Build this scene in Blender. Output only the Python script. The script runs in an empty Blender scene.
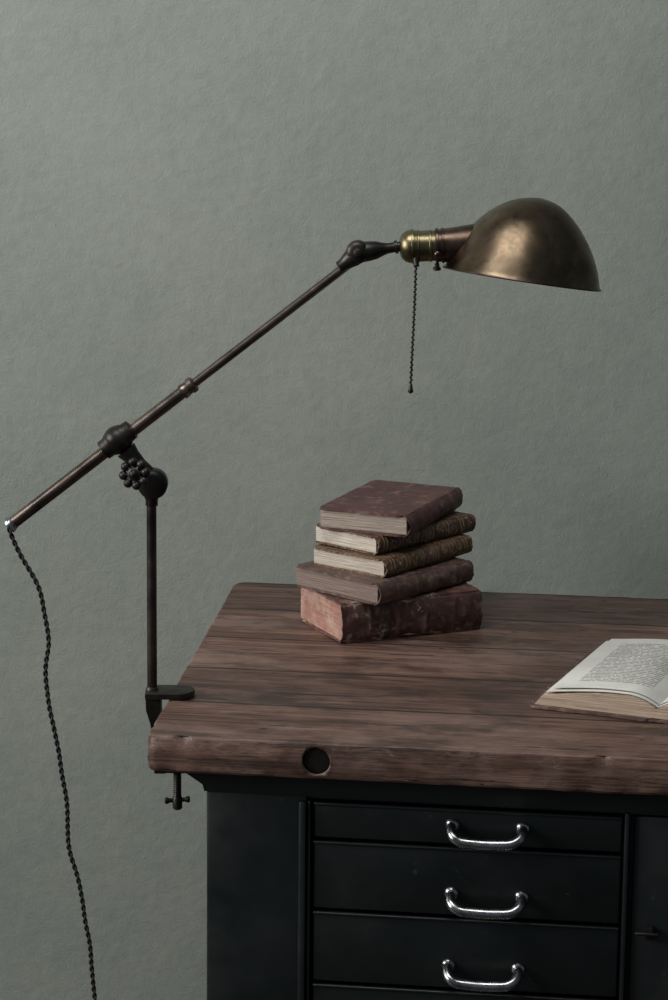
import bpy, bmesh, math, random
from mathutils import Vector, Matrix, noise, Euler
random.seed(7)
scene=bpy.context.scene
scene.view_settings.view_transform='Standard'
COL=scene.collection

# ------------------------------------------------------------ materials
def new_mat(name):
    m=bpy.data.materials.new(name);m.use_nodes=True
    nt=m.node_tree;b=nt.nodes['Principled BSDF']
    return m,nt,b
def N(nt,t,**k):
    n=nt.nodes.new(t)
    for a,v in k.items(): setattr(n,a,v)
    return n
def noise_n(nt,vec,scale,detail=4,rough=.55,dist=0.):
    n=N(nt,'ShaderNodeTexNoise');n.inputs['Scale'].default_value=scale
    n.inputs['Detail'].default_value=detail;n.inputs['Roughness'].default_value=rough
    n.inputs['Distortion'].default_value=dist
    nt.links.new(vec,n.inputs['Vector']);return n.outputs['Fac']
def mapping(nt,sc=(1,1,1),rot=(0,0,0),loc=(0,0,0)):
    tc=N(nt,'ShaderNodeTexCoord');mp=N(nt,'ShaderNodeMapping')
    mp.inputs['Scale'].default_value=sc;mp.inputs['Rotation'].default_value=rot;mp.inputs['Location'].default_value=loc
    nt.links.new(tc.outputs['Object'],mp.inputs['Vector']);return mp.outputs['Vector']
def ramp(nt,fac,stops):
    r=N(nt,'ShaderNodeValToRGB');e=r.color_ramp.elements
    while len(e)<len(stops): e.new(.5)
    for i,(p,c) in enumerate(stops):
        e[i].position=p;e[i].color=(*c,1) if len(c)==3 else c
    nt.links.new(fac,r.inputs['Fac']);return r.outputs['Color']
def mixc(nt,fac,a,b,mode='MIX'):
    m=N(nt,'ShaderNodeMix',data_type='RGBA',blend_type=mode)
    for s,v in ((0,fac),(6,a),(7,b)):
        if hasattr(v,'is_linked'): nt.links.new(v,m.inputs[s])
        elif s==0: m.inputs[0].default_value=v
        else: m.inputs[s].default_value=(*v,1)
    return m.outputs[2]
def math_n(nt,op,a,b=None):
    m=N(nt,'ShaderNodeMath',operation=op)
    for i,v in enumerate((a,b)):
        if v is None: continue
        if hasattr(v,'is_linked'): nt.links.new(v,m.inputs[i])
        else: m.inputs[i].default_value=v
    return m.outputs[0]
def bump(nt,b,h,strength=.3,dist=.001):
    bp=N(nt,'ShaderNodeBump');bp.inputs['Strength'].default_value=strength
    bp.inputs['Distance'].default_value=dist
    nt.links.new(h,bp.inputs['Height']);nt.links.new(bp.outputs['Normal'],b.inputs['Normal'])
def generic(name,c1,c2,scale=20,sc=(1,1,1),rough=.5,rough2=None,metal=0.,bs=.3,bd=.0005,bscale=None,lo=.35,hi=.65,wear=None):
    m,nt,b=new_mat(name);v=mapping(nt,sc)
    f=noise_n(nt,v,scale,6)
    c=ramp(nt,f,[(lo,c1),(hi,c2)])
    if wear:
        wv=noise_n(nt,v,wear[0],6,.7);c=mixc(nt,ramp(nt,wv,[(wear[1],(0,)*3),(wear[1]+.04,(wear[3],)*3)]),c,wear[2])
    nt.links.new(c,b.inputs['Base Color'])
    b.inputs['Metallic'].default_value=metal
    r2=rough if rough2 is None else rough2
    f2=noise_n(nt,v,scale*2.3,4)
    nt.links.new(ramp(nt,f2,[(.3,(rough,)*3),(.7,(r2,)*3)]),b.inputs['Roughness'])
    if bs: bump(nt,b,noise_n(nt,v,bscale or scale*4,5),bs,bd)
    return m

def mat_wall():
    m,nt,b=new_mat('wall_paint');v=mapping(nt)
    big=noise_n(nt,v,2.6,6,.62)
    c=ramp(nt,big,[(.3,(.232,.253,.226)),(.7,(.282,.302,.268))])
    fine=noise_n(nt,v,48,6,.7)
    c=mixc(nt,1.,c,ramp(nt,fine,[(.3,(.93,)*3),(.7,(1.05,)*3)]),'MULTIPLY')
    nt.links.new(c,b.inputs['Base Color'])
    b.inputs['Roughness'].default_value=.48
    a=noise_n(nt,v,300,3,.6);c=noise_n(nt,v,75,4,.6);d=noise_n(nt,v,13,3,.5)
    vo=N(nt,'ShaderNodeTexVoronoi');vo.inputs['Scale'].default_value=8.5;nt.links.new(v,vo.inputs['Vector'])
    sp=math_n(nt,'LESS_THAN',vo.outputs['Distance'],.03)
    vo2=N(nt,'ShaderNodeTexVoronoi');vo2.inputs['Scale'].default_value=22;nt.links.new(v,vo2.inputs['Vector'])
    sp2=math_n(nt,'LESS_THAN',vo2.outputs['Distance'],.05)
    h=math_n(nt,'ADD',math_n(nt,'MULTIPLY',a,.30),math_n(nt,'MULTIPLY',c,.7))
    h=math_n(nt,'ADD',h,math_n(nt,'MULTIPLY',d,1.3))
    h=math_n(nt,'ADD',h,math_n(nt,'MULTIPLY',sp,.9))
    h=math_n(nt,'ADD',h,math_n(nt,'MULTIPLY',sp2,.35))
    bump(nt,b,h,.65,.0019);return m
M_wall=mat_wall()
M_wall2=generic('side_wall_paint',(.2,.21,.19),(.23,.24,.21),3,rough=.7,bs=.1)
M_floor=generic('floor_boards_stain',(.03,.028,.027),(.055,.048,.042),3,sc=(1,12,1),rough=.5,bs=.3,bd=.001)
M_trim=generic('window_frame_paint',(.3,.3,.27),(.36,.35,.32),8,rough=.5,bs=.1)

def mat_wood():
    m,nt,b=new_mat('worn_walnut')
    tc=N(nt,'ShaderNodeTexCoord')
    v1=mapping(nt,(1.3,15,15));v2=mapping(nt,(5,170,150));v0=mapping(nt,(1,1.5,1.5))
    sx=N(nt,'ShaderNodeSeparateXYZ');nt.links.new(tc.outputs['Object'],sx.inputs[0])
    wob=math_n(nt,'MULTIPLY',noise_n(nt,mapping(nt,(2,2,2)),1.5,2),.018)
    w=math_n(nt,'DIVIDE',math_n(nt,'ADD',sx.outputs['Y'],wob),.158)
    idx=math_n(nt,'FLOOR',w);fr=math_n(nt,'FRACT',w)
    sw=math_n(nt,'MULTIPLY',noise_n(nt,mapping(nt,(7,2,2)),2,4),.065)
    seam=math_n(nt,'LESS_THAN',fr,sw)
    wn=N(nt,'ShaderNodeTexWhiteNoise',noise_dimensions='1D');nt.links.new(idx,wn.inputs['W'])
    off=N(nt,'ShaderNodeCombineXYZ');nt.links.new(math_n(nt,'MULTIPLY',wn.outputs['Value'],7.),off.inputs[0])
    va=N(nt,'ShaderNodeVectorMath',operation='ADD');nt.links.new(v1,va.inputs[0]);nt.links.new(off.outputs[0],va.inputs[1])
    g=noise_n(nt,va.outputs[0],2.2,9,.66,1.1)
    fib=noise_n(nt,v2,1.2,6,.65)
    base=ramp(nt,g,[(.27,(.036,.017,.012)),(.42,(.085,.044,.032)),(.55,(.138,.078,.058)),(.74,(.225,.142,.110))])
    dk=ramp(nt,fib,[(.35,(.28,.25,.24)),(.5,(1,1,1)),(.72,(1.35,1.35,1.35))])
    base=mixc(nt,.9,base,dk,'MULTIPLY')
    pt=noise_n(nt,v0,7,8,.7)
    base=mixc(nt,ramp(nt,pt,[(.47,(0,0,0)),(.62,(.55,)*3)]),base,(.205,.140,.115))
    st=noise_n(nt,mapping(nt,(1,2.4,2.4),loc=(3,1,0)),5.2,8,.72)
    base=mixc(nt,ramp(nt,st,[(.51,(0,0,0)),(.62,(.78,)*3)]),base,(.034,.018,.013))
    bw=ramp(nt,wn.outputs['Value'],[(0,(.66,.62,.62)),(1,(1.18,1.15,1.14))])
    base=mixc(nt,1.,base,bw,'MULTIPLY')
    cr=noise_n(nt,mapping(nt,(1.0,34,34)),1.3,4,.5,.4)
    crm=math_n(nt,'LESS_THAN',math_n(nt,'ABSOLUTE',math_n(nt,'SUBTRACT',cr,.5)),.007)
    crm=math_n(nt,'MULTIPLY',crm,math_n(nt,'GREATER_THAN',noise_n(nt,v0,6,3),.50))
    s2=noise_n(nt,mapping(nt,(3,60,8),rot=(0,0,.35)),1.5,2,.4)
    s3=noise_n(nt,mapping(nt,(3,60,8),rot=(0,0,-.8),loc=(4,4,4)),1.5,2,.4)
    sc=math_n(nt,'MAXIMUM',math_n(nt,'LESS_THAN',math_n(nt,'ABSOLUTE',math_n(nt,'SUBTRACT',s2,.52)),.003),
                        math_n(nt,'LESS_THAN',math_n(nt,'ABSOLUTE',math_n(nt,'SUBTRACT',s3,.52)),.003))
    sc=math_n(nt,'MULTIPLY',sc,math_n(nt,'GREATER_THAN',pt,.52))
    base=mixc(nt,math_n(nt,'MULTIPLY',sc,.3),base,(.26,.18,.145))
    vo=N(nt,'ShaderNodeTexVoronoi');vo.inputs['Scale'].default_value=13;nt.links.new(mapping(nt,(.8,1.3,1.3)),vo.inputs['Vector'])
    pit=math_n(nt,'LESS_THAN',vo.outputs['Distance'],.055)
    dark=math_n(nt,'MAXIMUM',math_n(nt,'MAXIMUM',seam,pit),crm)
    base=mixc(nt,math_n(nt,'MULTIPLY',dark,.85),base,(.010,.006,.005))
    nt.links.new(base,b.inputs['Base Color'])
    nt.links.new(ramp(nt,st,[(.3,(.60,)*3),(.7,(.40,)*3)]),b.inputs['Roughness'])
    b.inputs['Specular IOR Level'].default_value=.45
    h=math_n(nt,'ADD',g,math_n(nt,'MULTIPLY',fib,.7))
    h=math_n(nt,'SUBTRACT',h,math_n(nt,'MULTIPLY',dark,.9))
    h=math_n(nt,'ADD',h,math_n(nt,'MULTIPLY',noise_n(nt,mapping(nt,(1,2,2)),22,6),.9))
    bump(nt,b,h,.8,.0020);return m
M_wood=mat_wood()
M_cab=generic('black_painted_steel',(.0040,.0058,.0062),(.0085,.0112,.0118),7,rough=.30,rough2=.48,metal=.0,bs=.18,bd=.0006,bscale=60,wear=(38,.66,(.035,.040,.040),.7))
M_cab.node_tree.nodes['Principled BSDF'].inputs['Specular IOR Level'].default_value=.5
M_gap=generic('shadow_gap_steel',(.003,.003,.003),(.004,.004,.004),10,rough=.8,bs=0)
M_chrome=generic('worn_chrome',(.42,.43,.44),(.20,.205,.21),55,rough=.18,rough2=.36,metal=1,bs=.1)
M_iron=generic('blackened_iron',(.016,.014,.013),(.040,.034,.031),28,rough=.34,rough2=.5,metal=.75,bs=.25,bd=.0004)
M_pole=generic('dark_steel_pole',(.035,.029,.026),(.068,.056,.050),22,rough=.34,rough2=.5,metal=.9,bs=.1)
M_bronze=generic('aged_bronze_tube',(.085,.064,.054),(.185,.150,.128),16,rough=.24,rough2=.40,metal=1,bs=.08)
M_brass=generic('aged_brass',(.105,.084,.045),(.225,.190,.110),35,rough=.25,rough2=.42,metal=1,bs=.1)
M_copper=generic('dark_copper',(.060,.040,.031),(.120,.083,.066),30,rough=.28,rough2=.42,metal=1,bs=.1)
def mat_shade():
    m,nt,b=new_mat('patinated_brass_shade');v=mapping(nt)
    f=noise_n(nt,v,13,6,.6,.5);f2=noise_n(nt,v,60,5,.65);f3=noise_n(nt,mapping(nt,(1,1,.25)),45,5,.6)
    c=ramp(nt,f,[(.30,(.062,.043,.029)),(.5,(.118,.087,.057)),(.72,(.205,.157,.105))])
    c=mixc(nt,ramp(nt,f2,[(.48,(0,)*3),(.72,(.55,)*3)]),c,(.050,.034,.024))
    c=mixc(nt,ramp(nt,f3,[(.55,(0,)*3),(.75,(.35,)*3)]),c,(.25,.20,.14))
    nt.links.new(c,b.inputs['Base Color']);b.inputs['Metallic'].default_value=1
    nt.links.new(ramp(nt,f2,[(.3,(.25,)*3),(.7,(.38,)*3)]),b.inputs['Roughness'])
    bump(nt,b,noise_n(nt,v,14,3),.12,.002);return m
M_shade=mat_shade()
M_cord=generic('cloth_cord',(.006,.006,.006),(.018,.017,.016),200,rough=.85,bs=.6)
M_glass=generic('frosted_bulb',(.6,.6,.56),(.7,.7,.66),5,rough=.3,bs=0)

def mat_pages(name,c1,c2,c3):
    m,nt,b=new_mat(name);v=mapping(nt,(9,9,620));v2=mapping(nt,(1,1,1))
    f=noise_n(nt,v,1,3,.6);g=noise_n(nt,v2,34,6,.7)
    c=ramp(nt,f,[(.32,c1),(.62,c2)])
    c=mixc(nt,ramp(nt,g,[(.45,(0,)*3),(.66,(.85,)*3)]),c,c3)
    nt.links.new(c,b.inputs['Base Color']);b.inputs['Roughness'].default_value=.85
    bump(nt,b,f,.8,.0014);return m
def leather(name,c1,c2,c3,gilt=False,scale=30,torn=None,tl=.55):
    m,nt,b=new_mat(name);v=mapping(nt)
    f=noise_n(nt,v,scale,7,.65);g=noise_n(nt,v,scale*2.6,6,.72)
    c=ramp(nt,f,[(.34,c1),(.6,c2)])
    c=mixc(nt,ramp(nt,g,[(.52,(0,)*3),(.62,(.9,)*3)]),c,c3)
    h=g
    if torn:
        t=noise_n(nt,mapping(nt,(1,1,1),loc=(2.3,.4,1)),24,7,.7,.6)
        tm=ramp(nt,t,[(tl,(0,)*3),(tl+.03,(1,)*3)]);c=mixc(nt,tm,c,torn)
        t2=noise_n(nt,mapping(nt,(1,1,1),loc=(7.3,5.4,1)),17,7,.7,.6)
        tm2=ramp(nt,t2,[(.52,(0,)*3),(.56,(.9,)*3)]);c=mixc(nt,tm2,c,(.045,.020,.016))
        h=math_n(nt,'SUBTRACT',g,math_n(nt,'MULTIPLY',tm,.6))
    if gilt:
        tc=N(nt,'ShaderNodeTexCoord');s=N(nt,'ShaderNodeSeparateXYZ');nt.links.new(tc.outputs['Object'],s.inputs[0])
        fr=math_n(nt,'FRACT',math_n(nt,'DIVIDE',s.outputs['X'],.033))
        d=math_n(nt,'ABSOLUTE',math_n(nt,'SUBTRACT',fr,.5))
        l=math_n(nt,'LESS_THAN',math_n(nt,'ABSOLUTE',math_n(nt,'SUBTRACT',d,.10)),.035)
        orn=math_n(nt,'GREATER_THAN',noise_n(nt,v,280,2),.55)
        l=math_n(nt,'MAXIMUM',l,math_n(nt,'MULTIPLY',math_n(nt,'GREATER_THAN',d,.3),orn))
        l=math_n(nt,'MULTIPLY',l,ramp(nt,g,[(.42,(1,)*3),(.62,(.15,)*3)]))
        c=mixc(nt,math_n(nt,'MULTIPLY',l,.75),c,(.34,.22,.10))
    nt.links.new(c,b.inputs['Base Color'])
    nt.links.new(ramp(nt,g,[(.3,(.40,)*3),(.7,(.70,)*3)]),b.inputs['Roughness'])
    bump(nt,b,h,.7,.0018);return m

# ------------------------------------------------------------ mesh helpers
def empty(name,loc=(0,0,0),rz=0):
    e=bpy.data.objects.new(name,None);e.location=loc;e.rotation_euler=(0,0,rz);COL.objects.link(e);e.empty_display_size=.05;return e
def finish(name,bm,mat,parent=None,ang=35,loc=None,rot=None):
    bmesh.ops.recalc_face_normals(bm,faces=bm.faces[:])
    me=bpy.data.meshes.new(name);bm.to_mesh(me);bm.free()
    for p in me.polygons:p.use_smooth=True
    me.set_sharp_from_angle(angle=math.radians(ang))
    o=bpy.data.objects.new(name,me);COL.objects.link(o)
    for mm in (mat if isinstance(mat,list) else [mat]): me.materials.append(mm)
    if parent:o.parent=parent
    if loc is not None:o.location=loc
    if rot is not None:o.rotation_euler=rot
    return o
def add_box(bm,a,b,bev=0.,seg=2,mi=0):
    r=bmesh.ops.create_cube(bm,size=1);vs=r['verts']
    for v in vs:
        v.co=Vector([a[i]+(v.co[i]+.5)*(b[i]-a[i]) for i in range(3)])
    fs=list({f for v in vs for f in v.link_faces})
    for f in fs:f.material_index=mi
    if bev:
        es=list({e for v in vs for e in v.link_edges})
        bmesh.ops.bevel(bm,geom=es,offset=bev,segments=seg,profile=.5,affect='EDGES')
def frame(d):
    d=Vector(d).normalized();h=Vector((0,0,1)) if abs(d.z)<.95 else Vector((1,0,0))
    x=d.cross(h).normalized();y=d.cross(x).normalized();return x,y,d
def add_lathe(bm,o,d,prof,seg=40,mi=0):
    x,y,d=frame(d);o=Vector(o);rings=[]
    for t,r in prof:
        c=o+d*t
        if r<1e-6: rings.append([bm.verts.new(c)])
        else: rings.append([bm.verts.new(c+x*(r*math.cos(2*math.pi*i/seg))+y*(r*math.sin(2*math.pi*i/seg))) for i in range(seg)])
    for a,b in zip(rings,rings[1:]):
        for i in range(seg):
            j=(i+1)%seg
            if len(a)==1 and len(b)==1: continue
            if len(a)==1: f=bm.faces.new((a[0],b[i],b[j]))
            elif len(b)==1: f=bm.faces.new((a[i],a[j],b[0]))
            else: f=bm.faces.new((a[i],a[j],b[j],b[i]))
            f.material_index=mi
    for rg in (rings[0],rings[-1]):
        if len(rg)>1: f=bm.faces.new(rg);f.material_index=mi
def ball_prof(r,n=12,sx=1.):
    return [(-r*sx*math.cos(math.pi*i/n),max(0,r*math.sin(math.pi*i/n)) if 0<i<n else 0) for i in range(n+1)]
def add_ball(bm,c,r,d=(0,0,1),sx=1.,seg=24,mi=0): add_lathe(bm,c,d,ball_prof(r,12,sx),seg,mi)
def cyl_prof(l,r,b=.001): return [(0,r-b),(b*.3,r-b*.3),(b,r),(l-b,r),(l-b*.3,r-b*.3),(l,r-b)]
def catmull(P,n=12):
    P=[Vector(p) for p in P];Q=[P[0]*2-P[1]]+P+[P[-1]*2-P[-2]];out=[]
    for i in range(1,len(Q)-2):
        for k in range(n):
            t=k/n;a,b,c,d=Q[i-1:i+3]
            out.append(.5*((2*b)+(c-a)*t+(2*a-5*b+4*c-d)*t*t+(3*b-a-3*c+d)*t**3))
    out.append(P[-1]);return out
def add_tube(bm,pts,rad,seg=16,mi=0):
    pts=[Vector(p) for p in pts];n=len(pts)
    if not callable(rad): rr=rad;rad=lambda t:rr
    t0=(pts[1]-pts[0]).normalized();x,_,_=frame(t0);rings=[]
    for i,p in enumerate(pts):
        t=(pts[min(i+1,n-1)]-pts[max(i-1,0)]).normalized()
        x=(x-t*x.dot(t)).normalized();y=t.cross(x);r=rad(i/(n-1))
        rings.append([bm.verts.new(p+x*r*math.cos(2*math.pi*k/seg)+y*r*math.sin(2*math.pi*k/seg)) for k in range(seg)])
    for a,b in zip(rings,rings[1:]):
        for k in range(seg):
            f=bm.faces.new((a[k],a[(k+1)%seg],b[(k+1)%seg],b[k]));f.material_index=mi
    for rg in (rings[0],rings[-1]): bm.faces.new(rg).material_index=mi

# ------------------------------------------------------------ room
WY=4.15
def slab(name,a,b,mat):
    bm=bmesh.new();add_box(bm,a,b);return finish(name,bm,mat)
slab('floor',(-3.4,-1.5,-.1),(3.2,WY+.12,0),M_floor)
slab('wall_back',(-3.4,WY,0),(3.2,WY+.12,3.2),M_wall)
bm=bmesh.new()
XL=-3.2;wy0,wy1,wz0,wz1=1.3,3.5,1.35,2.95
add_box(bm,(XL-.15,-1.5,0),(XL,wy0,3.2));add_box(bm,(XL-.15,wy1,0),(XL,WY,3.2))
add_box(bm,(XL-.15,wy0,0),(XL,wy1,wz0));add_box(bm,(XL-.15,wy0,wz1),(XL,wy1,3.2))
finish('wall_left',bm,M_wall2)
bm=bmesh.new()
for z in (wz0,wz1-.06,(wz0+wz1)/2-.02): add_box(bm,(XL-.11,wy0,z),(XL-.05,wy1,z+(.06 if z!=(wz0+wz1)/2-.02 else .03)))
for y in (wy0,wy1-.06,(wy0+wy1)/2-.015): add_box(bm,(XL-.11,y,wz0),(XL-.05,y+(.06 if y!=(wy0+wy1)/2-.015 else .03),wz1))
finish('window_1',bm,M_trim)

# ------------------------------------------------------------ workbench
TZ=.80;TB=.754
RZ=math.radians(-7.3)
wb=empty('workbench',(-.222,3.232,0),RZ)
def outline():
    P=[(0,0),(1.55,0),(1.55,.790),(-.024,.790)];rad=[.013,.02,.02,.028];out=[]
    n=len(P)
    for i in range(n):
        p=Vector(P[i]);a=(Vector(P[i-1])-p).normalized();b=(Vector(P[(i+1)%n])-p).normalized();r=rad[i]
        s=p+a*r;e=p+b*r
        for k in range(7):
            t=k/6;out.append(s*(1-t)**2+p*2*t*(1-t)+e*t*t)
        nx=Vector(P[(i+1)%n])-b*0;nr=rad[(i+1)%n];e2=nx-b*nr;L=(e2-e).length;m=int(L/.006)
        for k in range(1,m): out.append(e.lerp(e2,k/m))
    return out
ol=outline();n=len(ol)
nor=[]
for i in range(n):
    t=(ol[(i+1)%n]-ol[i-1]).normalized();nor.append(Vector((t.y,-t.x)))
bm=bmesh.new();rings=[]
for k,(z,ins) in enumerate([(TB,.0045),(TB+.0012,.0018),(TB+.004,0),(TB+.016,-.0008),(TB+.030,-.0004),(TZ-.0040,.0002),(TZ-.0016,.0009),(TZ-.0004,.0022),(TZ,.0042)]):
    rg=[]
    for p,nn in zip(ol,nor):
        j=noise.noise(Vector((p.x*9,p.y*9,z*25)))*.0022+noise.noise(Vector((p.x*45,p.y*45,z*60)))*.0011
        zz=z
        if 0<k<8 : zz+=noise.noise(Vector((p.x*30,p.y*30,5+k*.3)))*.0006
        if k in(5,6,7): 
            d=max(0,noise.noise(Vector((p.x*34,p.y*34,9)))-.22)+.8*max(0,noise.noise(Vector((p.x*90,p.y*90,3)))-.3)
            j-=d*.009;
            if k>5: zz-=d*.003
        if k in (1,2): j-=max(0,noise.noise(Vector((p.x*20,p.y*20,19)))-.2)*.008
        q=p+nn*(-ins+j);rg.append(bm.verts.new((q.x,q.y,zz)))
    rings.append(rg)
for a,b in zip(rings,rings[1:]):
    for i in range(n): bm.faces.new((a[i],a[(i+1)%n],b[(i+1)%n],b[i]))
bm.faces.new(rings[0][::-1]);bm.faces.new(rings[-1])
top=finish('tabletop',bm,M_wood,wb,28)
bm=bmesh.new();add_lathe(bm,(.2055,-.02,.777),(0,1,0),[(0,.0168),(.07,.0168)],32)
cut=finish('cutter',bm,M_wood,wb)
md=top.modifiers.new('b','BOOLEAN');md.object=cut;md.operation='DIFFERENCE';md.solver='EXACT'
bpy.context.view_layer.update()
dg=bpy.context.evaluated_depsgraph_get()
me=bpy.data.meshes.new_from_object(top.evaluated_get(dg));top.modifiers.clear();top.data=me
bpy.data.objects.remove(cut)
bm=bmesh.new()
add_lathe(bm,(.2055,.014,.777),(0,1,0),[(0,0),(0,.0160),(.006,.0165)],32)
add_lathe(bm,(.2055,.0035,.777),(0,1,0),[(0,.0166),(0,.0142),(.009,.0142),(.009,.0166)],32)
add_ball(bm,(.2055,.015,.773),.006,(0,1,0),.5)
finish('bolt_recess',bm,M_iron,wb)

CX0,CX1,CW0,CW1=.066,1.30,.036,.745
bm=bmesh.new()
add_box(bm,(CX0,CW0,.05),(.190,CW1,.728),.004)
add_box(bm,(.182,CW0+.03,.05),(CX1,CW1,.728),.002)
add_box(bm,(.186,CW0,.05),(CX1,CW0+.04,.090),.002)
add_box(bm,(.186,CW0+.002,.7175),(CX1,CW0+.04,.745),.003)
add_box(bm,(.5735,CW0-.002,.05),(.5795,CW0+.04,.720),.002)
add_box(bm,(.585,CW0+.006,.09),(CX1-.05,CW0+.04,.715),.003)
add_box(bm,(CX1-.06,CW0,.05),(CX1,CW1,.728),.004)
add_box(bm,(CX0+.03,CW0+.04,0),(CX1-.03,CW1-.03,.06),.003)
vs=[]
for (x0,x1,y0,y1,z) in ((CX0-.002,CX1+.002,CW0-.002,CW1+.002,.722),(CX0-.004,CX1+.004,CW0-.004,CW1+.004,.731),(CX0-.026,CX1+.026,CW0-.012,CW1+.01,.749),(CX0-.026,CX1+.026,CW0-.012,CW1+.01,TB+.001)):
    vs.append([bm.verts.new(c) for c in ((x0,y0,z),(x1,y0,z),(x1,y1,z),(x0,y1,z))])
for a,b in zip(vs,vs[1:]):
    for i in range(4): bm.faces.new((a[i],a[(i+1)%4],b[(i+1)%4],b[i]))
bm.faces.new(vs[0]);bm.faces.new(vs[-1])
add_box(bm,(.1805,CW0-.007,.05),(.1895,CW0+.01,.716),.0025)
add_box(bm,(.1915,CW0-.003,.05),(.1945,CW0+.01,.716),.001)
finish('cabinet_carcass',bm,M_cab,wb)
zb=[(.6695,.7145),(.5790,.6655),(.4850,.575),(.391,.481),(.298,.3875),(.205,.2945),(.095,.2015)]
for i,(z0,z1) in enumerate(zb):
    bm=bmesh.new();add_box(bm,(.1985,CW0+.001,z0),(.5705,CW0+.045,z1),.0022,3)
    add_box(bm,(.1985,CW0-.0020,z1-.0034),(.5705,CW0+.01,z1),.0014,3)
    finish('drawer_%d'%(i+1),bm,M_cab,wb)
def handle(name,u,z):
    bm=bmesh.new();w=CW0+.001
    path=[(-.0425,0,.0072),(-.0432,-.008,.0068),(-.0424,-.017,.0038),(-.0385,-.0235,-.0008),(-.030,-.0262,-.0048),(-.015,-.027,-.0060),(0,-.0272,-.0064),
          (.015,-.027,-.0060),(.030,-.0262,-.0048),(.0385,-.0235,-.0008),(.0424,-.017,.0038),(.0432,-.008,.0068),(.0425,0,.0072)]
    pts=catmull([(u+a,w+b,z+c) for a,b,c in path],8)
    add_tube(bm,pts,lambda t:.0048+.0018*max(0,math.cos((t-.5)*math.pi))**.6,16)
    for s in (-1,1):
        add_lathe(bm,(u+s*.0425,w+.0005,z+.0072),(0,-1,0),[(0,.0088),(.0015,.0088),(.003,.0080),(.0045,.0066),(.0055,.0048)],24)
    finish(name,bm,M_chrome,wb,50)
for i,(z,u) in enumerate([(.6865,.4095),(.5995,.410),(.507,.408),(.415,.408),(.322,.408),(.230,.408),(.130,.408)]): handle('drawer_handle_%d'%(i+1),u,z)
bm=bmesh.new()
add_lathe(bm,(.590,CW0-.004,.570),(1,0,0),cyl_prof(.028,.0022,.0006),12)
add_box(bm,(.603,CW0-.003,.562),(.612,CW0+.008,.578),.001)
finish('door_latch',bm,M_iron,wb)

# ------------------------------------------------------------ books
stack=empty('book_stack',(.08,3.75,TZ))
def jitter_board(bm,a,b,amp=.0008,seed=0,mi=0):
    nb=bmesh.new();add_box(nb,a,b)
    L=[b[i]-a[i] for i in range(3)]
    ex=[e for e in nb.edges if abs((e.verts[0].co-e.verts[1].co).z)<1e-6]
    bmesh.ops.subdivide_edges(nb,edges=ex,cuts=26,use_grid_fill=True)
    c=Vector([(a[i]+b[i])/2 for i in range(3)])
    for v in nb.verts:
        ax=abs(v.co.x-c.x)/(L[0]/2);ay=abs(v.co.y-c.y)/(L[1]/2);e=max(ax,ay)
        k=noise.noise(Vector((v.co.x*60+seed,v.co.y*60,seed)))+.6*noise.noise(Vector((v.co.x*170+seed,v.co.y*170,seed)))
        k2=noise.noise(Vector((v.co.x*18+seed,v.co.y*18,seed*2)))
        if e>.98:
            d=Vector((v.co.x-c.x,v.co.y-c.y,0)).normalized();v.co-=d*(abs(k)*amp*2.2)
            if ax>.98 and ay>.98: v.co-=d*.005
            elif ax>.90 and ay>.90: v.co-=d*.0015
        v.co.z+=k2*amp*.8
    me=bpy.data.meshes.new('t');nb.to_mesh(me);nb.free()
    n0=len(bm.faces);bm.from_mesh(me);bm.faces.ensure_lookup_table()
    for f in bm.faces[n0:]: f.material_index=mi
    bpy.data.meshes.remove(me)
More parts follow.
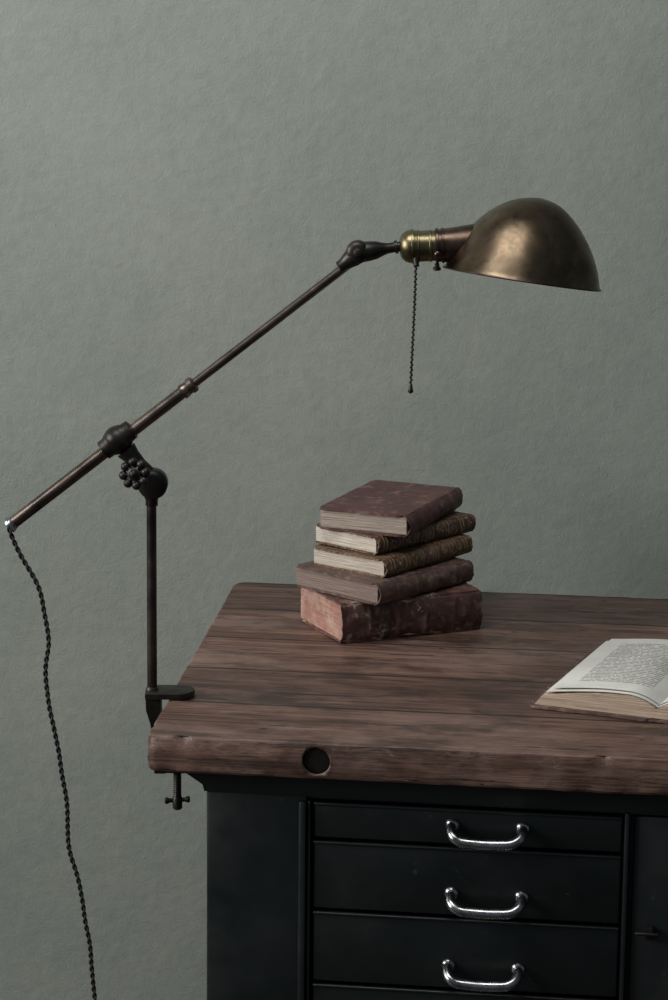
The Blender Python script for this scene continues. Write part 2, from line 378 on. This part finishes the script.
def book(name,F,z,ang,W,L,h,cover,spine,pages,bands=0,t=.0028,round_=.006,amp=.0008,seed=1,sq=.003,tilt=(0,0)):
    """origin = nearest bottom corner; spine on y=0 side running along x; tail (pages) on x=0 side"""
    bm=bmesh.new()
    jitter_board(bm,(0,.002,0),(L,W,t),amp,seed);jitter_board(bm,(0,.002,h-t),(L,W,h),amp,seed+5)
    nz,ny=8,10;x0,x1,y0,y1=sq,L-sq,.002,W-sq
    prof=[(y0,t)]+[(y1-.0025*math.sin(math.pi*k/nz),t+(h-2*t)*k/nz) for k in range(nz+1)]+[(y0,h-t)]
    sx=22;rg=[]
    for i in range(sx+1):
        x=x0+(x1-x0)*i/sx
        rg.append([bm.verts.new((x,y+noise.noise(Vector((x*50,zz*300,seed)))*.0005,zz)) for y,zz in prof])
    for a,b in zip(rg,rg[1:]):
        for k in range(len(prof)):
            bm.faces.new((a[k],a[(k+1)%len(prof)],b[(k+1)%len(prof)],b[k])).material_index=2
    for xe,sgn in ((x0,-1),(x1,1)):
        nyy,nzz=46,14;G=[]
        for i in range(nyy+1):
            row=[]
            for k in range(nzz+1):
                y=y0+(y1-.0012-y0)*i/nyy;zz=t+(h-2*t)*k/nzz
                d=.0006*noise.noise(Vector((y*30,zz*700,seed)))+.0004*noise.noise(Vector((y*120,zz*300,seed+3)))
                row.append(bm.verts.new((xe+sgn*(.0004+d),y,zz)))
            G.append(row)
        for i in range(nyy):
            for k in range(nzz): bm.faces.new((G[i][k],G[i+1][k],G[i+1][k+1],G[i][k+1])).material_index=2
    ns=12;sn=90;rg=[]
    bp=[L*(k+1)/(bands+1) for k in range(bands)]
    for i in range(sn+1):
        fx=i/sn;bb=max([0]+[max(0,1-abs(L*fx-q)/.0042) for q in bp]);row=[]
        def X(k):
            x=L*fx
            if i==0: x+=.0028*abs(noise.noise(Vector((k*.9,seed,1))))*2
            if i==sn: x-=.0028*abs(noise.noise(Vector((k*.9,seed,7))))*2
            return x
        for k in range(ns+1):
            a=math.pi*k/ns;x=X(k)
            rr=round_+.0016*math.sin(math.pi*.5*bb)
            j=noise.noise(Vector((x*55,k*.5,seed)))*amp*1.3
            row.append(bm.verts.new((x,.006-(rr+.004+j)*math.sin(a),h/2-(h/2+(.0004 if bb>0 else 0)+.0003)*math.cos(a))))
        for k in range(ns,-1,-1):
            a=math.pi*k/ns;row.append(bm.verts.new((X(k),.006-(round_+.0025)*math.sin(a),h/2-(h/2-.0018)*math.cos(a))))
        rg.append(row)
    m=len(rg[0])
    for a,b in zip(rg,rg[1:]):
        for k in range(m): bm.faces.new((a[k],a[(k+1)%m],b[(k+1)%m],b[k])).material_index=1
    for r_ in (rg[0],rg[-1]):
        for k in range(ns): bm.faces.new((r_[k],r_[k+1],r_[m-2-k],r_[m-1-k])).material_index=1
    o=finish(name,bm,[cover,spine,pages],stack,45)
    o.location=(F[0]-.08,F[1]-3.75,z-TZ);o.rotation_euler=(math.radians(tilt[0]),math.radians(tilt[1]),math.radians(ang));return o
P_pink=mat_pages('pages_faded_red',(.20,.085,.063),(.40,.215,.165),(.46,.31,.25))
P_grey=mat_pages('pages_brown',(.12,.080,.066),(.25,.185,.160),(.19,.135,.115))
P_cream=mat_pages('pages_cream',(.27,.225,.185),(.58,.51,.43),(.42,.35,.285))
P_cream2=mat_pages('pages_pale',(.32,.275,.23),(.64,.57,.49),(.46,.39,.325))
P_top=mat_pages('pages_foxed',(.17,.135,.112),(.40,.33,.275),(.28,.22,.18))
C1=leather('torn_marbled_paper',(.070,.028,.022),(.13,.055,.043),(.22,.14,.11),scale=22,torn=(.30,.235,.185),tl=.57)
C1s=leather('tattered_spine',(.042,.019,.016),(.085,.036,.029),(.16,.095,.075),scale=26,torn=(.27,.20,.155),tl=.59)
C2=leather('brown_calf',(.050,.027,.022),(.105,.058,.047),(.19,.125,.10))
C3=leather('gilt_calf',(.050,.024,.015),(.095,.050,.032),(.19,.115,.075),gilt=True)
C4=leather('dark_gilt_calf',(.030,.014,.010),(.062,.031,.022),(.15,.09,.058),gilt=True)
C5=leather('maroon_cloth',(.050,.018,.018),(.085,.034,.032),(.15,.082,.070),scale=20)
z=TZ+.0008;dx,dy=-.0045,-.012
book('book_1',(.016+dx,3.672+dy),z,24.2,.147,.213,.055,C1,C1s,P_pink,4,.003,.004,.0019,1);z+=.0560
book('book_2',(.064+dx,3.664+dy),z,47.5,.156,.198,.030,C2,C2,P_grey,4,.003,.007,.0013,2,tilt=(.15,.25));z+=.0300
book('book_3',(.073+dx,3.697+dy),z,51,.129,.199,.025,C3,C3,P_cream,5,.0025,.006,.0012,3,tilt=(-.25,-.25));z+=.0264
book('book_4',(.062+dx,3.720+dy),z,48.5,.116,.213,.025,C4,C4,P_cream2,5,.0025,.006,.0012,4,tilt=(.25,.3));z+=.0254
book('book_5',(.104+dx,3.720+dy),z,67,.133,.207,.030,C5,C5,P_top,4,.0032,.006,.0011,5,tilt=(-.25,-.25))

# ------------------------------------------------------------ open book
ob=empty('open_book',(.250,3.366,TZ+.0010),math.radians(-21.5))
def mat_text():
    m,nt,b=new_mat('printed_page')
    tc=N(nt,'ShaderNodeTexCoord');s=N(nt,'ShaderNodeSeparateXYZ');nt.links.new(tc.outputs['Object'],s.inputs[0])
    X,Yc=s.outputs['X'],s.outputs['Y']
    ln=math_n(nt,'LESS_THAN',math_n(nt,'FRACT',math_n(nt,'DIVIDE',Yc,.0074)),.55)
    words=math_n(nt,'GREATER_THAN',noise_n(nt,mapping(nt,(260,135,1)),1,1),.42)
    def rng(v,a,c): return math_n(nt,'MULTIPLY',math_n(nt,'GREATER_THAN',v,a),math_n(nt,'LESS_THAN',v,c))
    bx=math_n(nt,'MAXIMUM',rng(X,.044,.140),rng(X,.180,.278))
    msk=math_n(nt,'MULTIPLY',math_n(nt,'MULTIPLY',bx,rng(Yc,.052,.252)),math_n(nt,'MULTIPLY',ln,words))
    g=noise_n(nt,mapping(nt),14,4)
    c=ramp(nt,g,[(.35,(.62,.60,.55)),(.65,(.74,.72,.67))])
    c=mixc(nt,math_n(nt,'MULTIPLY',msk,.66),c,(.08,.08,.08))
    nt.links.new(c,b.inputs['Base Color']);b.inputs['Roughness'].default_value=.8;return m
M_text=mat_text()
P_open=mat_pages('pages_yellowed',(.22,.15,.105),(.50,.38,.29),(.40,.30,.22))
bm=bmesh.new()
jitter_board(bm,(-.006,-.005,0),(.156,.286,.0035),.0008,11);jitter_board(bm,(.162,-.005,0),(.324,.286,.0035),.0008,12)
add_box(bm,(.150,-.004,0),(.168,.285,.002))
finish('book_cover',bm,C2,ob)
def half(name,mirror):
    bm=bmesh.new();nx=24;ny=20;T=[];B=[]
    hs=.0235
    def ztop(u): return .0035+hs*(.50+.50*math.sin(min(1,u*1.3)*math.pi/2)) if u<.74 else .0035+hs*(1-.55*((u-.74)/.26)**2)
    for i in range(nx+1):
        u=i/nx;x=.002+.157*u
        zt=ztop(u);rt=[];rb=[]
        for j in range(ny+1):
            v=j/ny;y=.002+.278*v
            k=noise.noise(Vector((u*2,v*2,3 if mirror else 8)))*.0012
            sh=.009*(1-u)
            xx=x+sh
            if i==0: xx+=noise.noise(Vector((v*9,2,2)))*.001
            X=(.318-xx) if mirror else xx;Xb=(.318-x) if mirror else x
            rt.append(bm.verts.new((X,y+.001,zt+k)));rb.append(bm.verts.new((Xb,y,.003)))
        T.append(rt);B.append(rb)
    for i in range(nx):
        for j in range(ny):
            bm.faces.new((T[i][j],T[i+1][j],T[i+1][j+1],T[i][j+1])).material_index=1
            bm.faces.new((B[i][j],B[i+1][j],B[i+1][j+1],B[i][j+1])).material_index=1
        for j in (0,ny): bm.faces.new((T[i][j],T[i+1][j],B[i+1][j],B[i][j])).material_index=1
    for i in (0,nx):
        for j in range(ny): bm.faces.new((T[i][j],T[i][j+1],B[i][j+1],B[i][j])).material_index=1
    for q,(xa,ya,lift) in enumerate(((.015,.008,.0012),(.022,.016,.0028))):
        L=[]
        for i in range(nx+1):
            u=i/nx;x=xa+(.159-xa)*u;uu=(x-.002)/.157
            L.append([bm.verts.new(((.318-x) if mirror else x,ya+(.277-ya)*j/ny+.001*noise.noise(Vector((u*4,q,1))),ztop(uu)+lift+.0010*(1-u)*(q+1)+noise.noise(Vector((u*2,j/ny*2,3 if mirror else 8)))*.0012)) for j in range(ny+1)])
        for i in range(nx):
            for j in range(ny): bm.faces.new((L[i][j],L[i+1][j],L[i+1][j+1],L[i][j+1])).material_index=0
    finish(name,bm,[M_text,P_open],ob,40)
half('page_block_left',False);half('page_block_right',True)

# ------------------------------------------------------------ desk lamp
LY=3.398
lamp=empty('desk_lamp',(-.2265,LY,TZ))
def LF(name,bm,mat,ang=40):
    o=finish(name,bm,mat,None,ang);o.parent=lamp;o.matrix_parent_inverse=Matrix.Translation(lamp.location).inverted();return o
bm=bmesh.new()
pl=[(-.2345,LY-.018),(-.195,LY-.018)]
for k in range(9):
    a=-math.pi/2+math.pi*k/8;pl.append((-.191+.018*math.cos(a),LY+.003+.021*math.sin(a)))
pl+=[(-.195,LY+.024),(-.2345,LY+.024)]
z0,z1=TZ+.0015,TZ+.0095
a=[bm.verts.new((x,y,z0)) for x,y in pl];b=[bm.verts.new((x,y,z1-.001)) for x,y in pl]
cx=sum(p[0] for p in pl)/len(pl);c=[bm.verts.new((cx+(x-cx)*.96,LY+(y-LY)*.93,z1)) for x,y in pl]
m=len(pl)
for r0,r1 in ((a,b),(b,c)):
    for i in range(m): bm.faces.new((r0[i],r0[(i+1)%m],r1[(i+1)%m],r1[i]))
bm.faces.new(a);bm.faces.new(c)
# tapered back strap running down past the bench edge
sv=[]
for zz,xa,xb,ya,yb in ((z1-.0005,-.2345,-.2150,LY-.014,LY+.016),(.785,-.2335,-.2150,LY-.013,LY+.015),(.768,-.2285,-.2140,LY-.011,LY+.013),(.745,-.2245,-.2135,LY-.010,LY+.012),(.716,-.2245,-.2120,LY-.010,LY+.012),(.702,-.2235,-.2100,LY-.010,LY+.012)):
    sv.append([bm.verts.new(q) for q in ((xa,ya,zz),(xb,ya,zz),(xb,yb,zz),(xa,yb,zz))])
for r0,r1 in zip(sv,sv[1:]):
    for i in range(4): bm.faces.new((r0[i],r0[(i+1)%4],r1[(i+1)%4],r1[i]))
bm.faces.new(sv[0]);bm.faces.new(sv[-1])
add_box(bm,(-.2240,LY-.010,.702),(-.180,LY+.012,.716),.0025)
add_lathe(bm,(-.2265,LY,z1-.004),(0,0,1),[(0,.0085),(.004,.0085),(.006,.0078),(.008,.0065)],28)
LF('clamp',bm,M_iron)
bm=bmesh.new()
pr=[]
zz=0
while zz<.088: pr+=[(zz,.0046),(zz+.0012,.0054),(zz+.0024,.0046)];zz+=.0026
add_lathe(bm,(-.195,LY,.662),(0,0,1),pr,16)
add_lathe(bm,(-.195,LY,.7480),(0,0,1),[(0,.008),(.002,.011),(.0045,.011)],20)
add_lathe(bm,(-.195,LY,.652),(0,0,1),[(0,.004),(.002,.0062),(.016,.0062),(.018,.0045)],16)
add_lathe(bm,(-.211,LY,.663),(1,0,.08),[(0,.003),(.001,.0042),(.004,.0042),(.006,.0028),(.026,.0028),(.028,.0042),(.031,.0042),(.032,.003)],14)
LF('clamp_screw',bm,M_iron)
bm=bmesh.new()
add_lathe(bm,(-.2265,LY,z1),(0,0,1),[(0,.0062),(.246,.0062)],24)
LF('pole',bm,M_pole)
bm=bmesh.new()
add_lathe(bm,(-.2262,LY,1.046),(0,0,1),[(0,.0066),(.001,.0078),(.008,.0078),(.011,.0095),(.018,.011)],24)
add_lathe(bm,(-.2245,LY-.014,1.0745),(0,1,0),[(0,.0),(0,.012),(.002,.0160),(.005,.0185),(.023,.0185),(.026,.0160),(.028,.012),(.028,0)],36)
AX=Vector((.421,0,.333)).normalized()
A0=Vector((-.402,LY,1.020))
clampc=Vector((-.268,LY,1.129))
add_lathe(bm,(-.229,LY,1.082),Vector((-.268+.229,0,1.129-1.082)),[(0,.0125),(.02,.0100),(.035,.0110),(.045,.0135)],24)
add_ball(bm,clampc,.0180,AX,1.0,32)
add_lathe(bm,clampc-AX*.023,AX,[(0,.0095),(.001,.0125),(.009,.0130),(.012,.0150),(.034,.0150),(.037,.0130),(.045,.0125),(.046,.0095)],32)
LF('swivel_joint',bm,M_iron)
bm=bmesh.new()
kc=Vector((-.2450,LY-.030,1.0990-.0065));kd=Vector((-.25,-1,.12)).normalized();x,y,_=frame(kd)
add_lathe(bm,kc-kd*.026,kd,[(0,.0055),(.022,.0055),(.024,.008),(.030,.008),(.032,.005)],20)
for k in range(8):
    a=2*math.pi*k/8+.2;c=kc+x*.0145*math.cos(a)+y*.0145*math.sin(a)
    add_ball(bm,c,.0058,kd,1,18);add_lathe(bm,kc,c-kc,[(0,.0036),(.0145,.0030)],12)
add_ball(bm,kc+kd*.004,.0058,kd,1,18)
LF('star_knob',bm,M_iron)
bm=bmesh.new()
add_lathe(bm,A0+AX*.004,AX,[(0,.0078),(.278,.0078)],32)
LF('arm_lower_tube',bm,M_bronze)
bm=bmesh.new()
add_lathe(bm,A0-AX*.003,AX,[(0,.0075),(.0008,.0098),(.0035,.0102),(.005,.0090),(.0075,.0085),(.009,.0082)],32)
LF('arm_end_cap',bm,M_chrome)
bm=bmesh.new()
add_lathe(bm,A0+AX*.272,AX,[(0,.0085),(.001,.0096),(.005,.0096),(.006,.0088),(.012,.0088),(.013,.0104),(.018,.0104),(.0195,.009),(.021,.0062)],32)
LF('arm_collar',bm,M_bronze)
bm=bmesh.new()
add_lathe(bm,A0+AX*.285,AX,[(0,.0056),(.245,.0056)],28)
LF('arm_upper_tube',bm,M_bronze)
bm=bmesh.new()
K=Vector((.027,LY,1.364))
add_lathe(bm,K-AX*.030,AX,[(0,.0060),(.001,.0075),(.006,.0078),(.012,.0095),(.020,.0120),(.028,.0125),(.036,.009)],28)
add_lathe(bm,K+Vector((-.001,-.012,.001)),(0,1,0),[(0,0),(0,.009),(.002,.0125),(.005,.014),(.019,.014),(.022,.0125),(.024,.009),(.024,0)],32)
add_lathe(bm,K+Vector((-.001,-.0165,.001)),(0,1,0),[(0,0),(.0005,.004),(.0015,.0055),(.005,.0055)],20)
D2=(Vector((.077,LY,1.372))-K).normalized()
add_lathe(bm,K,D2,[(0,.0125),(.012,.0122),(.022,.0108),(.030,.0080),(.036,.0065),(.044,.0062),(.0445,.008),(.048,.008),(.0485,.006),(.055,.006)],28)
LF('upper_knuckle',bm,M_iron)
SX=Vector((1,0,.045)).normalized();S0=Vector((.0765,LY,1.3715))
bm=bmesh.new()
add_lathe(bm,S0,SX,[(0,.006),(.0008,.010),(.003,.0148),(.007,.0182),(.011,.0198),(.0145,.0203),(.0150,.0212),(.0172,.0212),(.0178,.0195),
   (.022,.0192),(.0226,.0200),(.0238,.0200),(.0244,.0190),(.036,.0188),(.0366,.0196),(.039,.0196),(.0396,.0185),(.046,.0185)],44)
LF('socket_shell',bm,M_brass,30)
bm=bmesh.new()
add_lathe(bm,S0+SX*.043,SX,[(0,.0170),(.001,.0212),(.004,.0215),(.0045,.0200),(.008,.0200),(.0085,.0215),(.011,.0215),(.0115,.0205),(.022,.0215),(.036,.0235),(.060,.0265)],44)
add_ball(bm,S0+SX*.046+Vector((0,-.021,-.008)),.0045,(0,1,0),.8,16)
add_lathe(bm,S0+SX*.046+Vector((0,-.006,-.021)),(0,0,-1),[(0,.003),(.004,.003),(.005,.005),(.008,.005),(.009,.003)],14)
LF('shade_holder',bm,M_copper,30)
bm=bmesh.new()
add_lathe(bm,(.097,LY-.013,1.362),(.0,-.3,-1),[(0,.0045),(.004,.0045),(.009,.0032),(.012,.0038),(.013,.0025)],16)
pts=[Vector((.0965,LY-.017,1.350)),Vector((.0955,LY-.017,1.30)),Vector((.0935,LY-.017,1.24)),Vector((.0925,LY-.017,1.204))]
cp=catmull(pts,30);acc=0;last=cp[0]
add_ball(bm,cp[0],.0017,seg=8);k=0;cur=0
for a,b in zip(cp,cp[1:]):
    d=(b-a).length
    while cur<=acc+d:
        p=a.lerp(b,(cur-acc)/d)+Vector((.0005*(1 if k%2 else -1),0,0));add_lathe(bm,p,(0,0,1),ball_prof(.0018,6),8);cur+=.0031;k+=1
    acc+=d
add_tube(bm,cp,.0007,6)
add_lathe(bm,(.0925,LY-.017,1.205),(0,0,-1),[(0,.001),(.002,.0022),(.006,.0028),(.0085,.0035),(.010,.0030),(.012,0)],14)
LF('pull_chain',bm,M_iron)
RC=Vector((.2265,LY,1.334))
ta=math.radians(8);tb=math.radians(5)
XA=Vector((math.cos(ta),0,-math.sin(ta)));NA=Vector((math.sin(ta),0,math.cos(ta)))
YA=Vector((0,1,0))
YA2=(YA*math.cos(tb)-NA*math.sin(tb)).normalized();NA2=XA.cross(YA2).normalized()
if NA2.z<0: NA2=-NA2
kk=[(79.5,0,0),(77.6,4,.2),(75,11,.8),(70.5,22.5,1.2),(64.5,35,1.0),(57,47,.8),(47.5,58.5,1.0),(36,68.8,1.8),(23,76.8,3.2),(10,80.8,4.5),(0,82,5)]
kp=catmull([Vector(k) for k in kk],4)
def shade_pt(r,v,dx,a,off=0):
    s=.00122
    return RC+XA*((r-off)*s*math.cos(a)+dx*s)+YA2*((r-off)*s*math.sin(a)*.96)+NA2*((v-off*.6)*s)
bm=bmesh.new();seg=72
def shell(off):
    rings=[]
    for k in kp:
        r,v,dx=k
        if r<.3: rings.append([bm.verts.new(shade_pt(0,v,dx,0,0)-NA2*(off*.6*.00122))])
        else: rings.append([bm.verts.new(shade_pt(r,v,dx,2*math.pi*i/seg,min(off,r*.5))) for i in range(seg)])
    for a,b in zip(rings,rings[1:]):
        for i in range(seg):
            j=(i+1)%seg
            if len(b)==1: bm.faces.new((a[i],a[j],b[0]))
            else: bm.faces.new((a[i],a[j],b[j],b[i]))
    return rings[0]
ro=shell(0);ri=shell(1.2)
for i in range(seg): bm.faces.new((ro[i],ro[(i+1)%seg],ri[(i+1)%seg],ri[i]))
LF('shade',bm,M_shade,60)
bm=bmesh.new()
add_tube(bm,[shade_pt(79.3,.3,0,2*math.pi*i/96) for i in range(97)],.0013,8)
LF('shade_rim',bm,M_copper)
bm=bmesh.new()
add_lathe(bm,S0+SX*.09,SX,[(0,.012),(.012,.012),(.018,.014),(.03,.022),(.045,.026),(.058,.022),(.068,.010),(.071,0)],28)
LF('bulb',bm,M_glass)
cpts=[(-.404,LY,1.018),(-.401,LY-.001,1.008),(-.388,LY,.978),(-.368,LY,.940),(-.360,LY,.905),(-.3575,LY,.870),(-.3605,LY,.821),(-.352,LY,.765),(-.343,LY,.710),(-.336,LY,.663),(-.334,LY,.610),
      (-.325,LY,.566),(-.317,LY,.529),(-.309,LY,.470),(-.302,LY,.393),(-.296,LY,.30),(-.292,LY,.18),(-.285,LY,.06),(-.26,LY+.01,.012),(-.18,LY+.05,.008),(-.08,LY+.10,.008)]
cl=catmull(cpts,26)
arc=0;c2=[];prev=cl[0]
for p in cl:
    arc+=(p-prev).length;prev=p;c2.append((p,arc))
for st in range(2):
    bm=bmesh.new();pts=[]
    for i,(p,s) in enumerate(c2):
        t=(cl[min(i+1,len(cl)-1)]-cl[max(i-1,0)]).normalized();x=Vector((0,1,0));x=(x-t*x.dot(t)).normalized();y=t.cross(x)
        a=2*math.pi*s/.0185+math.pi*st
        k=Vector((noise.noise(Vector((s*22,1,1)))*.0026,0,0))
        pts.append(p+k+x*.0017*math.cos(a)+y*.0017*math.sin(a))
    q=catmull(pts,2);add_tube(bm,q,.0016,8)
    LF('cord_strand_%d'%(st+1),bm,M_cord,80)

# ------------------------------------------------------------ lights
def area(name,loc,target,sx,sy,e,col):
    l=bpy.data.lights.new(name,'AREA');l.shape='RECTANGLE';l.size=sx;l.size_y=sy;l.energy=e;l.color=col
    o=bpy.data.objects.new(name,l);COL.objects.link(o);o.location=loc
    o.rotation_euler=(Vector(target)-Vector(loc)).to_track_quat('-Z','Y').to_euler();return o
area('window_daylight',(XL-.2,(wy0+wy1)/2,(wz0+wz1)/2+.1),(0,3.2,1.8),2.2,1.7,165,(1.0,.99,.965))
area('added_overhead_fill',(-.45,2.7,3.15),(-.1,4.0,1.6),1.3,.9,31,(1.0,.99,.965))  # added overhead lamp, not a real skylight; strengthens the wall's top-to-bottom falloff
w=bpy.data.worlds.new('World');scene.world=w;w.use_nodes=True
w.node_tree.nodes['Background'].inputs[0].default_value=(.72,.89,1.0,1);w.node_tree.nodes['Background'].inputs[1].default_value=.12

# ------------------------------------------------------------ camera
p=math.radians(12);r=.010
Fv=Vector((0,math.cos(p),-math.sin(p)));U0=Vector((0,math.sin(p),math.cos(p)));R0=Vector((1,0,0))
R=R0*math.cos(r)+U0*math.sin(r);U=U0*math.cos(r)-R0*math.sin(r)
cd=bpy.data.cameras.new('camera');cam=bpy.data.objects.new('camera',cd);COL.objects.link(cam)
mw=Matrix((R,U,-Fv)).transposed().to_4x4();mw.translation=Vector((0,0,1.778));cam.matrix_world=mw
cd.sensor_fit='VERTICAL';cd.sensor_height=36;cd.lens=2800/1000*36;cd.clip_start=.05
scene.camera=cam
